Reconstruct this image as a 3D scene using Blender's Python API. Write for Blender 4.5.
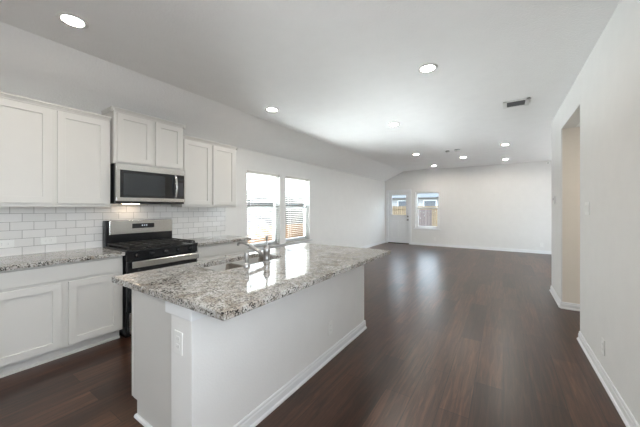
import bpy, bmesh, math, random
from mathutils import Vector, Matrix

S = bpy.context.scene
C = S.collection
for o in list(bpy.data.objects):
    bpy.data.objects.remove(o)
R = math.radians
random.seed(7)

# ------------------------------------------------------------------ measured layout (metres)
XL, XR = -3.919, 0.67          # left wall, right wall
YF, YB = 10.662, -5.0          # far wall, wall behind the camera
H, HS, XC = 2.784, 2.438, -3.184   # flat ceiling, height at left wall, crease
YO0, YO1, YE = 3.901, 5.004, 5.936   # hall opening, end of right wall
ZO = 2.452
XLIV = 3.4                      # living room's own right wall
CT = 0.914                      # counter height

# ------------------------------------------------------------------ camera, world, sun, exposure
cam_data = bpy.data.cameras.new('camera')
cam_data.sensor_width = 36.0
cam_data.lens = 36.0 * 277.674 / 640.0
cam_data.shift_y = -5.33 / 640.0
cam_data.clip_start = 0.02
cam = bpy.data.objects.new('camera', cam_data)
cam.location = (0, 0, 1.368)
cam.rotation_euler = (R(90), 0, R(33.376))
C.objects.link(cam)
S.camera = cam

S.view_settings.view_transform = 'Standard'
S.view_settings.look = 'None'
S.view_settings.gamma = 1.0
S.view_settings.use_curve_mapping = False
S.view_settings.exposure = 0.15

SKY_STRENGTH = 5.5
world = bpy.data.worlds.new('sky')
S.world = world
world.use_nodes = True
wn = world.node_tree.nodes
wl = world.node_tree.links
wn.clear()
w_out = wn.new('ShaderNodeOutputWorld')
w_bg = wn.new('ShaderNodeBackground')
w_bg.inputs['Strength'].default_value = SKY_STRENGTH
w_tc = wn.new('ShaderNodeTexCoord')
w_sep = wn.new('ShaderNodeSeparateXYZ')
w_ramp = wn.new('ShaderNodeValToRGB')
w_ramp.color_ramp.elements[0].position = 0.0
w_ramp.color_ramp.elements[0].color = (0.86, 0.93, 1.0, 1)
w_ramp.color_ramp.elements[1].position = 0.7
w_ramp.color_ramp.elements[1].color = (0.52, 0.73, 1.0, 1)
wl.new(w_tc.outputs['Generated'], w_sep.inputs[0])
wl.new(w_sep.outputs['Z'], w_ramp.inputs[0])
wl.new(w_ramp.outputs[0], w_bg.inputs['Color'])
wl.new(w_bg.outputs[0], w_out.inputs[0])

sun_d = bpy.data.lights.new('sun', 'SUN')
sun_d.energy = 3.0
sun_d.angle = R(0.6)
sun_d.color = (1.0, 0.93, 0.82)
sun = bpy.data.objects.new('sun', sun_d)
sun.rotation_euler = Vector((-0.62, 0.55, -0.75)).to_track_quat('-Z', 'Y').to_euler()
C.objects.link(sun)

DAY_W = 1.6
# added fill lamps outside, standing in for daylight bounced off the ground
def upward_fill(name, loc, sx, sy, aim, energy):
    d = bpy.data.lights.new(name, 'AREA')
    d.shape = 'RECTANGLE'; d.size, d.size_y = sx, sy
    d.energy = energy
    d.color = (0.98, 0.98, 1.0)
    o = bpy.data.objects.new(name, d)
    o.location = loc
    o.rotation_euler = Vector(aim).to_track_quat('-Z', 'Y').to_euler()
    C.objects.link(o)
    return d
liv_up = upward_fill('living_upward_fill', (4.55, 8.2, 0.25), 3.4, 1.5, (-0.7, 0, 0.7), 110)
# added fill lamp set flush in an unseen living room window
def window_fill(name, loc, rz, sx, sy, energy):
    d = bpy.data.lights.new(name, 'AREA')
    d.shape = 'RECTANGLE'; d.size, d.size_y = sx, sy
    d.energy = energy; d.color = (0.95, 0.97, 1.0)
    o = bpy.data.objects.new(name, d)
    o.location = loc; o.rotation_euler = (R(90), 0, R(rz))
    C.objects.link(o)
    return d
liv_d = window_fill('living_window_fill', (XLIV - 0.03, 8.2, 1.45), 90, 3.2, 1.8, 20)
side_up = upward_fill('side_upward_fill', (-6.3, 4.3, -0.45), 5.0, 1.1, (0.85, 0, 0.45), 2600)  # added fill lamp aimed up through the side windows
side_up.color = (0.93, 0.97, 1.0)
# another added fill lamp, in an unseen window of the right wall
east_d = bpy.data.lights.new('right_window_fill', 'AREA')
east_d.shape = 'RECTANGLE'
east_d.size, east_d.size_y = 2.3, 1.3
east_d.energy = 37
east_d.color = (0.95, 0.97, 1.0)
east = bpy.data.objects.new('right_window_fill', east_d)
east.location = (XR + 0.03, -0.25, 1.65)
east.rotation_euler = (R(90), 0, R(90))      # faces -X
C.objects.link(east)

LAMP_STRENGTH = 205.0

# ------------------------------------------------------------------ materials
def mat(name):
    m = bpy.data.materials.new(name)
    m.use_nodes = True
    nt = m.node_tree
    return m, nt, nt.nodes['Principled BSDF']

def simple(name, col, rough=0.5, metal=0.0, spec=0.5, coat=0.0, var=0.03, vscale=6.0, bump=0.0, bscale=200.0):
    m, nt, b = mat(name)
    tc = nt.nodes.new('ShaderNodeTexCoord')
    n = nt.nodes.new('ShaderNodeTexNoise')
    n.inputs['Scale'].default_value = vscale
    n.inputs['Detail'].default_value = 3
    nt.links.new(tc.outputs['Object'], n.inputs['Vector'])
    mx = nt.nodes.new('ShaderNodeMix'); mx.data_type = 'RGBA'
    mx.inputs[6].default_value = (*[c * (1 - var) for c in col], 1)
    mx.inputs[7].default_value = (*[min(1, c * (1 + var)) for c in col], 1)
    nt.links.new(n.outputs['Fac'], mx.inputs[0])
    nt.links.new(mx.outputs[2], b.inputs['Base Color'])
    b.inputs['Roughness'].default_value = rough
    b.inputs['Metallic'].default_value = metal
    b.inputs['Specular IOR Level'].default_value = spec
    b.inputs['Coat Weight'].default_value = coat
    if bump:
        n2 = nt.nodes.new('ShaderNodeTexNoise')
        n2.inputs['Scale'].default_value = bscale
        n2.inputs['Detail'].default_value = 2
        bp = nt.nodes.new('ShaderNodeBump')
        bp.inputs['Strength'].default_value = bump
        bp.inputs['Distance'].default_value = 0.004
        nt.links.new(tc.outputs['Object'], n2.inputs['Vector'])
        nt.links.new(n2.outputs['Fac'], bp.inputs['Height'])
        nt.links.new(bp.outputs[0], b.inputs['Normal'])
    return m

def emit(name, col, strength):
    m, nt, b = mat(name)
    b.inputs['Base Color'].default_value = (0.8, 0.8, 0.8, 1)
    b.inputs['Emission Color'].default_value = (*col, 1)
    b.inputs['Emission Strength'].default_value = strength
    return m

M_wall = simple('wall_paint', (0.80, 0.795, 0.78), 0.75, spec=0.25, bump=0.15, bscale=90)
M_ceil = simple('ceiling_texture', (0.95, 0.95, 0.945), 0.9, spec=0.1, bump=0.8, bscale=60)
M_trim = simple('trim_paint', (0.82, 0.83, 0.84), 0.35)
M_cab = simple('cabinet_paint', (0.66, 0.647, 0.62), 0.42, var=0.015)
M_steel = simple('stainless_steel', (0.66, 0.655, 0.64), 0.25, metal=1.0, var=0.05, vscale=3)
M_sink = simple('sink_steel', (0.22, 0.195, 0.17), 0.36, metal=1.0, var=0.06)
M_chrome = simple('brushed_chrome', (0.47, 0.47, 0.47), 0.36, metal=1.0)
M_black = simple('black_enamel', (0.010, 0.011, 0.013), 0.22, spec=0.5)
M_blackm = simple('black_iron', (0.014, 0.014, 0.014), 0.55)
M_glassblk = simple('black_glass', (0.012, 0.014, 0.017), 0.06, spec=0.6)
M_mwglass = simple('microwave_glass', (0.035, 0.04, 0.045), 0.08, spec=0.6)
M_plate = simple('white_plastic', (0.84, 0.84, 0.82), 0.35)
M_slot = simple('socket_grey', (0.35, 0.35, 0.35), 0.5)
M_louvre = simple('louvre_grey', (0.16, 0.165, 0.17), 0.5)
M_dark = simple('dark_plastic_and_shadow', (0.03, 0.03, 0.035), 0.5)
M_vinyl = simple('white_vinyl', (0.86, 0.87, 0.86), 0.35)
M_sill = simple('sill_stone', (0.62, 0.63, 0.64), 0.3)
M_thresh = simple('threshold_bronze', (0.03, 0.022, 0.018), 0.4)
M_hall = simple('hall_paint', (0.83, 0.77, 0.69), 0.75, spec=0.25)
M_bronze = simple('knob_nickel', (0.25, 0.24, 0.23), 0.3, metal=1.0)
M_door = simple('door_paint', (0.80, 0.81, 0.82), 0.4)
M_lens = emit('lamp_lens', (1.0, 0.93, 0.83), LAMP_STRENGTH)
M_lensk = M_lens
M_disp = emit('range_display', (0.35, 0.6, 1.0), 0.25)
M_mwlamp = emit('microwave_cooktop_lamp', (1.0, 0.78, 0.55), 22.0)
M_slat = simple('blind_slat', (0.60, 0.585, 0.56), 0.45)
def translucent_slats(m, share):
    nt = m.node_tree
    out = [n for n in nt.nodes if n.type == 'OUTPUT_MATERIAL'][0]
    b = nt.nodes['Principled BSDF']
    t = nt.nodes.new('ShaderNodeBsdfTranslucent'); t.inputs['Color'].default_value = (0.6, 0.58, 0.55, 1)
    x = nt.nodes.new('ShaderNodeMixShader'); x.inputs[0].default_value = share
    nt.links.new(b.outputs[0], x.inputs[1]); nt.links.new(t.outputs[0], x.inputs[2]); nt.links.new(x.outputs[0], out.inputs[0])
translucent_slats(M_slat, 0.3)

def glass_mat():
    m = bpy.data.materials.new('window_glass'); m.use_nodes = True
    nt = m.node_tree; nt.nodes.clear()
    o = nt.nodes.new('ShaderNodeOutputMaterial')
    f = nt.nodes.new('ShaderNodeFresnel')
    # same reflectance on both faces of the thin pane
    gm = nt.nodes.new('ShaderNodeNewGeometry'); mr = nt.nodes.new('ShaderNodeMapRange')
    mr.inputs['To Min'].default_value = 1.3; mr.inputs['To Max'].default_value = 1 / 1.3
    nt.links.new(gm.outputs['Backfacing'], mr.inputs['Value']); nt.links.new(mr.outputs[0], f.inputs['IOR'])
    t = nt.nodes.new('ShaderNodeBsdfTransparent'); t.inputs['Color'].default_value = (0.96, 0.98, 0.97, 1)
    g = nt.nodes.new('ShaderNodeBsdfGlossy'); g.inputs['Roughness'].default_value = 0.02
    x = nt.nodes.new('ShaderNodeMixShader')
    nt.links.new(f.outputs[0], x.inputs[0]); nt.links.new(t.outputs[0], x.inputs[1])
    nt.links.new(g.outputs[0], x.inputs[2]); nt.links.new(x.outputs[0], o.inputs[0])
    return m
M_glass = glass_mat()

def ramp(nt, stops):
    r = nt.nodes.new('ShaderNodeValToRGB')
    e = r.color_ramp.elements
    while len(e) > 1: e.remove(e[-1])
    e[0].position = stops[0][0]; e[0].color = (*stops[0][1], 1)
    for p, c in stops[1:]:
        k = e.new(p); k.color = (*c, 1)
    return r

def granite():
    m, nt, b = mat('speckled_granite')
    L = nt.links
    tc = nt.nodes.new('ShaderNodeTexCoord')
    # drifting cloud of warm and grey ground
    n1 = nt.nodes.new('ShaderNodeTexNoise'); n1.inputs['Scale'].default_value = 7; n1.inputs['Detail'].default_value = 5
    n1.inputs['Distortion'].default_value = 1.2
    L.new(tc.outputs['Object'], n1.inputs['Vector'])
    r1 = ramp(nt, [(0.34, (0.52, 0.515, 0.50)), (0.52, (0.44, 0.425, 0.40)), (0.68, (0.31, 0.265, 0.22))])
    L.new(n1.outputs['Fac'], r1.inputs[0])
    # crystals
    v = nt.nodes.new('ShaderNodeTexVoronoi'); v.inputs['Scale'].default_value = 140
    L.new(tc.outputs['Object'], v.inputs['Vector'])
    sep = nt.nodes.new('ShaderNodeSeparateColor'); L.new(v.outputs['Color'], sep.inputs[0])
    r2 = ramp(nt, [(0.0, (0.03, 0.03, 0.032)), (0.10, (0.05, 0.05, 0.05)), (0.16, (0.34, 0.32, 0.30)), (0.36, (0.60, 0.57, 0.54)), (0.50, (0.95, 0.95, 0.95)), (1.0, (1.1, 1.1, 1.1))])
    r2.color_ramp.interpolation = 'LINEAR'
    # clustering noise shifts which crystals are dark
    n2 = nt.nodes.new('ShaderNodeTexNoise'); n2.inputs['Scale'].default_value = 22; n2.inputs['Detail'].default_value = 3
    L.new(tc.outputs['Object'], n2.inputs['Vector'])
    ma = nt.nodes.new('ShaderNodeMath'); ma.operation = 'MULTIPLY_ADD'
    ma.inputs[1].default_value = 1.1; ma.inputs[2].default_value = -0.535
    L.new(n2.outputs['Fac'], ma.inputs[0])
    ad = nt.nodes.new('ShaderNodeMath'); ad.operation = 'ADD'
    L.new(sep.outputs[0], ad.inputs[0]); L.new(ma.outputs[0], ad.inputs[1])
    L.new(ad.outputs[0], r2.inputs[0])
    mu = nt.nodes.new('ShaderNodeMix'); mu.data_type = 'RGBA'; mu.blend_type = 'MULTIPLY'
    mu.inputs[0].default_value = 1.0
    L.new(r1.outputs[0], mu.inputs[6]); L.new(r2.outputs[0], mu.inputs[7])
    L.new(mu.outputs[2], b.inputs['Base Color'])
    b.inputs['Roughness'].default_value = 0.05
    b.inputs['Specular IOR Level'].default_value = 0.55
    return m
M_granite = granite()

def planks():
    m, nt, b = mat('dark_plank_floor')
    L = nt.links
    tc = nt.nodes.new('ShaderNodeTexCoord')
    sp = nt.nodes.new('ShaderNodeSeparateXYZ'); L.new(tc.outputs['Object'], sp.inputs[0])
    cb = nt.nodes.new('ShaderNodeCombineXYZ')
    L.new(sp.outputs['Y'], cb.inputs['X']); L.new(sp.outputs['X'], cb.inputs['Y'])
    br = nt.nodes.new('ShaderNodeTexBrick')
    br.offset = 0.37; br.offset_frequency = 2
    br.inputs['Scale'].default_value = 1.0
    br.inputs['Brick Width'].default_value = 1.25
    br.inputs['Row Height'].default_value = 0.185
    br.inputs['Mortar Size'].default_value = 0.0018
    br.inputs['Bias'].default_value = 0.0
    br.inputs['Color1'].default_value = (0.030, 0.0128, 0.0074, 1)
    br.inputs['Color2'].default_value = (0.086, 0.0385, 0.0220, 1)
    br.inputs['Mortar'].default_value = (0.012, 0.008, 0.006, 1)
    L.new(cb.outputs[0], br.inputs['Vector'])
    # long grain
    mp = nt.nodes.new('ShaderNodeMapping'); mp.inputs['Scale'].default_value = (26, 1.6, 1)
    L.new(tc.outputs['Object'], mp.inputs['Vector'])
    n = nt.nodes.new('ShaderNodeTexNoise'); n.inputs['Scale'].default_value = 1.4; n.inputs['Detail'].default_value = 8
    n.inputs['Roughness'].default_value = 0.65; n.inputs['Distortion'].default_value = 0.8
    L.new(mp.outputs[0], n.inputs['Vector'])
    r = ramp(nt, [(0.28, (0.32, 0.32, 0.33)), (0.5, (0.9, 0.9, 0.9)), (0.72, (1.9, 1.8, 1.7))])
    L.new(n.outputs['Fac'], r.inputs[0])
    mu = nt.nodes.new('ShaderNodeMix'); mu.data_type = 'RGBA'; mu.blend_type = 'MULTIPLY'; mu.inputs[0].default_value = 1
    L.new(br.outputs['Color'], mu.inputs[6]); L.new(r.outputs[0], mu.inputs[7])
    L.new(mu.outputs[2], b.inputs['Base Color'])
    b.inputs['Roughness'].default_value = 0.31
    b.inputs['Specular IOR Level'].default_value = 0.55
    bp = nt.nodes.new('ShaderNodeBump'); bp.inputs['Strength'].default_value = 0.12; bp.inputs['Distance'].default_value = 0.002
    L.new(n.outputs['Fac'], bp.inputs['Height']); L.new(bp.outputs[0], b.inputs['Normal'])
    return m
M_floor = planks()

def subway():
    m, nt, b = mat('white_subway_tile')
    L = nt.links
    tc = nt.nodes.new('ShaderNodeTexCoord')
    sp = nt.nodes.new('ShaderNodeSeparateXYZ'); L.new(tc.outputs['Object'], sp.inputs[0])
    cb = nt.nodes.new('ShaderNodeCombineXYZ')
    def off(sock, d):
        a = nt.nodes.new('ShaderNodeMath'); a.operation = 'ADD'; a.inputs[1].default_value = d
        L.new(sock, a.inputs[0]); return a.outputs[0]
    L.new(off(sp.outputs['Y'], -0.581 + 1.63 + 0.0815), cb.inputs['X'])
    L.new(off(sp.outputs['Z'], -0.911 + 0.81 + 0.081), cb.inputs['Y'])
    br = nt.nodes.new('ShaderNodeTexBrick')
    br.offset = 0.5; br.offset_frequency = 2
    br.inputs['Scale'].default_value = 1.0
    br.inputs['Brick Width'].default_value = 0.163
    br.inputs['Row Height'].default_value = 0.081
    br.inputs['Mortar Size'].default_value = 0.0018
    br.inputs['Mortar Smooth'].default_value = 0.1
    br.inputs['Color1'].default_value = (0.76, 0.75, 0.735, 1)
    br.inputs['Color2'].default_value = (0.82, 0.81, 0.80, 1)
    br.inputs['Mortar'].default_value = (0.30, 0.29, 0.28, 1)
    L.new(cb.outputs[0], br.inputs['Vector'])
    L.new(br.outputs['Color'], b.inputs['Base Color'])
    b.inputs['Roughness'].default_value = 0.16
    bp = nt.nodes.new('ShaderNodeBump'); bp.invert = True
    bp.inputs['Strength'].default_value = 0.5; bp.inputs['Distance'].default_value = 0.002
    L.new(br.outputs['Fac'], bp.inputs['Height']); L.new(bp.outputs[0], b.inputs['Normal'])
    return m
M_tile = subway()

def banded(name, c1, c2, axis, pitch, rough=0.8):
    """boards or siding: hard-edged bands along one axis"""
    m, nt, b = mat(name)
    L = nt.links
    tc = nt.nodes.new('ShaderNodeTexCoord')
    sp = nt.nodes.new('ShaderNodeSeparateXYZ'); L.new(tc.outputs['Object'], sp.inputs[0])
    d = nt.nodes.new('ShaderNodeMath'); d.operation = 'DIVIDE'; d.inputs[1].default_value = pitch
    L.new(sp.outputs[axis], d.inputs[0])
    fr = nt.nodes.new('ShaderNodeMath'); fr.operation = 'FRACT'; L.new(d.outputs[0], fr.inputs[0])
    fl = nt.nodes.new('ShaderNodeMath'); fl.operation = 'FLOOR'; L.new(d.outputs[0], fl.inputs[0])
    wn_ = nt.nodes.new('ShaderNodeTexWhiteNoise'); wn_.noise_dimensions = '1D'; L.new(fl.outputs[0], wn_.inputs['W'])
    mx = nt.nodes.new('ShaderNodeMix'); mx.data_type = 'RGBA'
    mx.inputs[6].default_value = (*c1, 1); mx.inputs[7].default_value = (*c2, 1)
    L.new(wn_.outputs['Value'], mx.inputs[0])
    gt = nt.nodes.new('ShaderNodeMath'); gt.operation = 'GREATER_THAN'; gt.inputs[1].default_value = 0.1
    L.new(fr.outputs[0], gt.inputs[0])
    m2 = nt.nodes.new('ShaderNodeMix'); m2.data_type = 'RGBA'
    m2.inputs[6].default_value = (*[c * 0.4 for c in c1], 1)
    L.new(gt.outputs[0], m2.inputs[0]); L.new(mx.outputs[2], m2.inputs[7])
    L.new(m2.outputs[2], b.inputs['Base Color'])
    b.inputs['Roughness'].default_value = rough
    return m
M_cedar = banded('cedar_boards', (0.1530, 0.0765, 0.0315), (0.1890, 0.0990, 0.0432), 'Y', 0.14)
M_greyfence = banded('weathered_boards', (0.1296, 0.1012, 0.0932), (0.1685, 0.1296, 0.1192), 'X', 0.14)
M_tanfence = banded('tan_boards', (0.2160, 0.1512, 0.0892), (0.2592, 0.1872, 0.1124), 'X', 0.14)
M_siding = banded('taupe_siding', (0.0612, 0.0518, 0.0446), (0.0720, 0.0598, 0.0504), 'Z', 0.16)
M_whitesid = banded('pale_siding', (0.3931, 0.3780, 0.3629), (0.4234, 0.4082, 0.3931), 'Z', 0.18)
M_roof = simple('pale_shingles', (0.1440, 0.1368, 0.1332), 0.9, var=0.15, vscale=20)
M_soil = simple('dry_ground', (0.1404, 0.1080, 0.0756), 0.95, var=0.2, vscale=2)
M_farpane = simple('far_window_pane', (0.10, 0.105, 0.115), 0.3)
M_bush = simple('shrub_leaves', (0.05, 0.08, 0.03), 0.8, var=0.4, vscale=20)

# ------------------------------------------------------------------ mesh helpers
def merge(dst, src):
    me = bpy.data.meshes.new('tmp'); src.to_mesh(me); src.free()
    dst.from_mesh(me); bpy.data.meshes.remove(me)

def box(bm, x0, x1, y0, y1, z0, z1, bev=0.0, seg=2):
    b = bmesh.new()
    bmesh.ops.create_cube(b, size=1.0)
    for v in b.verts:
        v.co = Vector(((x0 + x1) / 2 + v.co.x * (x1 - x0), (y0 + y1) / 2 + v.co.y * (y1 - y0), (z0 + z1) / 2 + v.co.z * (z1 - z0)))
    if bev:
        bmesh.ops.bevel(b, geom=b.edges[:], offset=bev, segments=seg, affect='EDGES', profile=0.6)
    merge(bm, b)
    return bm

def B(*a, **k):
    return box(bmesh.new(), *a, **k)

def cyl(bm, p0, p1, r0, r1=None, n=24, cap=True):
    r1 = r0 if r1 is None else r1
    p0, p1 = Vector(p0), Vector(p1)
    d = p1 - p0
    q = Vector((0, 0, 1)).rotation_difference(d.normalized())
    b = bmesh.new()
    bmesh.ops.create_cone(b, cap_ends=cap, segments=n, radius1=r0, radius2=r1, depth=d.length)
    bmesh.ops.transform(b, matrix=Matrix.Translation((p0 + p1) / 2) @ q.to_matrix().to_4x4(), verts=b.verts)
    for f in b.faces: f.smooth = len(f.verts) == 4
    merge(bm, b)
    return bm

def lathe(bm, prof, centre, axis=(0, 0, 1), n=28):
    """profile of (radius, height) about an axis"""
    b = bmesh.new()
    rings = []
    for r, h in prof:
        if r < 1e-6:
            rings.append([b.verts.new((0, 0, h))])
        else:
            rings.append([b.verts.new((r * math.cos(2 * math.pi * i / n), r * math.sin(2 * math.pi * i / n), h)) for i in range(n)])
    for a, c in zip(rings, rings[1:]):
        for i in range(n):
            j = (i + 1) % n
            vs = [a[i % len(a)], a[j % len(a)], c[j % len(c)], c[i % len(c)]]
            u = []
            for v in vs:
                if v not in u: u.append(v)
            if len(u) >= 3:
                f = b.faces.new(u); f.smooth = True
    bmesh.ops.recalc_face_normals(b, faces=b.faces[:])
    q = Vector((0, 0, 1)).rotation_difference(Vector(axis).normalized())
    bmesh.ops.transform(b, matrix=Matrix.Translation(centre) @ q.to_matrix().to_4x4(), verts=b.verts)
    merge(bm, b)
    return bm

def tube(bm, pts, rad, n=16):
    """round tube through points; rad a number or one per point"""
    pts = [Vector(p) for p in pts]
    rad = rad if isinstance(rad, (list, tuple)) else [rad] * len(pts)
    b = bmesh.new()
    rings = []
    up = Vector((0, 0, 1))
    for i, p in enumerate(pts):
        t = (pts[min(i + 1, len(pts) - 1)] - pts[max(i - 1, 0)]).normalized()
        s = t.cross(up)
        if s.length < 1e-3: s = t.cross(Vector((0, 1, 0)))
        s.normalize(); u = s.cross(t)
        rings.append([b.verts.new(p + (s * math.cos(2 * math.pi * k / n) + u * math.sin(2 * math.pi * k / n)) * rad[i]) for k in range(n)])
    for a, c in zip(rings, rings[1:]):
        for k in range(n):
            f = b.faces.new((a[k], a[(k + 1) % n], c[(k + 1) % n], c[k])); f.smooth = True
    b.faces.new(rings[0][::-1]); b.faces.new(rings[-1])
    bmesh.ops.recalc_face_normals(b, faces=b.faces[:])
    merge(bm, b)
    return bm

def curve_pts(ctrl, n=8):
    """Catmull-Rom through control points"""
    P = [Vector(c) for c in ctrl]
    P = [2 * P[0] - P[1]] + P + [2 * P[-1] - P[-2]]
    out = []
    for i in range(1, len(P) - 2):
        for k in range(n):
            t = k / n
            a, b_, c, d = P[i - 1:i + 3]
            out.append(0.5 * ((2 * b_) + (c - a) * t + (2 * a - 5 * b_ + 4 * c - d) * t * t + (3 * b_ - a - 3 * c + d) * t ** 3))
    out.append(P[-2])
    return out

def prism(bm, prof, p0, p1, out):
    """profile of (outward, z) swept from p0 to p1 along a wall; out = unit direction away from the wall"""
    b = bmesh.new()
    p0, p1, out = Vector(p0), Vector(p1), Vector(out)
    a = [b.verts.new(p0 + out * x + Vector((0, 0, z))) for x, z in prof]
    c = [b.verts.new(p1 + out * x + Vector((0, 0, z))) for x, z in prof]
    n = len(prof)
    for i in range(n):
        b.faces.new((a[i], a[(i + 1) % n], c[(i + 1) % n], c[i]))
    b.faces.new(a[::-1]); b.faces.new(c)
    bmesh.ops.recalc_face_normals(b, faces=b.faces[:])
    merge(bm, b)
    return bm

def rounded(x0, x1, y0, y1, r, n=5):
    out = []
    for cx, cy, a0 in ((x1 - r, y1 - r, 0), (x0 + r, y1 - r, 90), (x0 + r, y0 + r, 180), (x1 - r, y0 + r, 270)):
        for k in range(n + 1):
            a = R(a0 + 90 * k / n)
            out.append((cx + r * math.cos(a), cy + r * math.sin(a)))
    return out

def slab(outer, holes, z0, z1, bev=0.004):
    """flat slab with rounded outline and cut-outs"""
    b = bmesh.new()
    for loop in [outer] + holes:
        vs = [b.verts.new((x, y, z1)) for x, y in loop]
        for i in range(len(vs)): b.edges.new((vs[i], vs[(i + 1) % len(vs)]))
    bmesh.ops.triangle_fill(b, use_beauty=True, use_dissolve=True, edges=b.edges[:], normal=(0, 0, 1))
    ext = bmesh.ops.extrude_face_region(b, geom=b.faces[:])
    vs = [g for g in ext['geom'] if isinstance(g, bmesh.types.BMVert)]
    bmesh.ops.translate(b, verts=vs, vec=(0, 0, z0 - z1))
    bmesh.ops.recalc_face_normals(b, faces=b.faces[:])
    if bev:
        es = [e for e in b.edges if len(e.link_faces) == 2 and e.calc_face_angle(0) > R(70) and abs(e.verts[0].co.z - e.verts[1].co.z) < 1e-5]
        bmesh.ops.bevel(b, geom=es, offset=bev, segments=3, affect='EDGES', profile=0.5)
    return b

def thing(name, label, cat, loc=(0, 0, 0), rotz=0.0, group=None, kind=None):
    o = bpy.data.objects.new(name, None)
    o.empty_display_size = 0.1
    C.objects.link(o)
    o.location = loc
    o.rotation_euler = (0, 0, rotz)
    if label: o['label'] = label
    if cat: o['category'] = cat
    if group: o['group'] = group
    if kind: o['kind'] = kind
    return o

def obj(name, bm, material, parent=None, world=True, label=None):
    """link bm as one mesh object; world=True: vertices are given in world space"""
    root = parent
    while root is not None and root.parent is not None: root = root.parent
    if root is not None and world:
        bmesh.ops.translate(bm, verts=bm.verts, vec=-root.location)
    me = bpy.data.meshes.new(name)
    bm.to_mesh(me); bm.free()
    me.materials.append(material)
    o = bpy.data.objects.new(name, me)
    C.objects.link(o)
    if parent is not None: o.parent = parent
    if label: o['label'] = label
    return o

def struct(name, bm, material, parent=None):
    o = obj(name, bm, material, parent)
    if parent is None: o['kind'] = 'structure'
    return o

def tag(o, label, cat, group=None, kind=None):
    o['label'] = label; o['category'] = cat
    if group: o['group'] = group
    if kind: o['kind'] = kind
    return o

def dup(root, loc, label, rotz=None):
    r = root.copy(); C.objects.link(r); r.location = loc; r['label'] = label
    if rotz is not None: r.rotation_euler = (0, 0, rotz)
    for ch in list(root.children):
        c = ch.copy(); C.objects.link(c); c.parent = r
        for g in list(ch.children):
            d = g.copy(); C.objects.link(d); d.parent = c
    return r

# ================================================================== ROOM SHELL
WT = 0.16   # wall thickness
W1 = (3.516, 4.42); W2 = (4.596, 5.49); WZ = (0.61, 2.07)     # side windows
DOOR = (-3.80, -2.965, 2.0)                                   # far door opening
FW = (-2.737, -1.897, 0.62, 1.965)                            # far window

struct('floor', B(XL - WT, XLIV + 0.2, YB - WT, YF + WT, -0.12, 0), M_floor)

bm = bmesh.new()
prof = [(XL - WT, HS - 0.0753), (XL, HS), (XC, H), (XLIV + 0.2, H), (XLIV + 0.2, H + 0.14), (XL - WT, H + 0.14)]
a = [bm.verts.new((x, YB - WT, z)) for x, z in prof]
c = [bm.verts.new((x, YF + WT, z)) for x, z in prof]
for i in range(6): bm.faces.new((a[i], a[(i + 1) % 6], c[(i + 1) % 6], c[i]))
bm.faces.new(a[::-1]); bm.faces.new(c)
bmesh.ops.recalc_face_normals(bm, faces=bm.faces[:])
struct('ceiling', bm, M_ceil)

# left wall with two window openings
bm = bmesh.new()
x0, x1 = XL - WT, XL
box(bm, x0, x1, YB - WT, W1[0], 0, HS)
box(bm, x0, x1, W1[1], W2[0], 0, HS)
box(bm, x0, x1, W2[1], YF + WT, 0, HS)
for w in (W1, W2):
    box(bm, x0, x1, w[0], w[1], 0, WZ[0]); box(bm, x0, x1, w[0], w[1], WZ[1], HS)
struct('wall_left', bm, M_wall)

# far wall with door and window openings; it fills up to the vaulted edge
bm = bmesh.new()
y0, y1 = YF, YF + WT
box(bm, XL, DOOR[0], y0, y1, 0, HS)
box(bm, DOOR[0], DOOR[1], y0, y1, DOOR[2], HS)
box(bm, DOOR[1], FW[0], y0, y1, 0, HS)
box(bm, FW[0], FW[1], y0, y1, 0, FW[2]); box(bm, FW[0], FW[1], y0, y1, FW[3], HS)
box(bm, FW[1], XLIV, y0, y1, 0, HS)
b2 = bmesh.new()
q = [(XL, HS), (XLIV, HS), (XLIV, H), (XC, H)]
a = [b2.verts.new((x, y0, z)) for x, z in q]; c = [b2.verts.new((x, y1, z)) for x, z in q]
for i in range(4): b2.faces.new((a[i], a[(i + 1) % 4], c[(i + 1) % 4], c[i]))
b2.faces.new(a[::-1]); b2.faces.new(c)
bmesh.ops.recalc_face_normals(b2, faces=b2.faces[:])
merge(bm, b2)
struct('wall_far', bm, M_wall)

# right wall: near length, header over the hall opening
bm = bmesh.new()
box(bm, XR, XR + 0.14, YB - WT, -1.4, 0, H); box(bm, XR, XR + 0.14, 0.9, YO0, 0, H)
box(bm, XR, XR + 0.14, -1.4, 0.9, 0, 1.0); box(bm, XR, XR + 0.14, -1.4, 0.9, 2.3, H)
box(bm, XR, XR + 0.14, YO0, YO1, ZO, H)
box(bm, XR, XLIV + 0.2, YO1, YE, 0, H)
struct('wall_right', bm, M_wall)
t = thing('window_added_6', None, None, (XR, -1.4, 1.0), kind='structure')  # unseen window, added to carry a fill lamp
bm = bmesh.new()
for yy in (-1.4, -0.275, 0.85): box(bm, XR + 0.07, XR + 0.12, yy, yy + 0.05, 1.0, 2.3)
box(bm, XR + 0.07, XR + 0.12, -1.4, 0.9, 1.0, 1.05); box(bm, XR + 0.07, XR + 0.12, -1.4, 0.9, 2.25, 2.3)
obj('window_frame', bm, M_vinyl, t)
obj('pane', B(XR + 0.09, XR + 0.095, -1.4, 0.9, 1.0, 2.3), M_glass, t)
# hallway behind the opening
struct('wall_hall_near', B(XR + 0.14, 2.6, YO0 - 0.12, YO0, 0, ZO + 0.1), M_wall)
struct('wall_hall_end', B(2.6, 2.7, YO0 - 0.12, YO1, 0, ZO + 0.1), M_wall)
struct('ceiling_hall', B(XR + 0.14, 2.7, YO0, YO1, ZO, ZO + 0.1), M_ceil)
struct('wall_hall_far', B(XR + 0.01, 2.6, YO1 - 0.012, YO1 - 0.0005, 0, ZO), M_hall)
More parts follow.
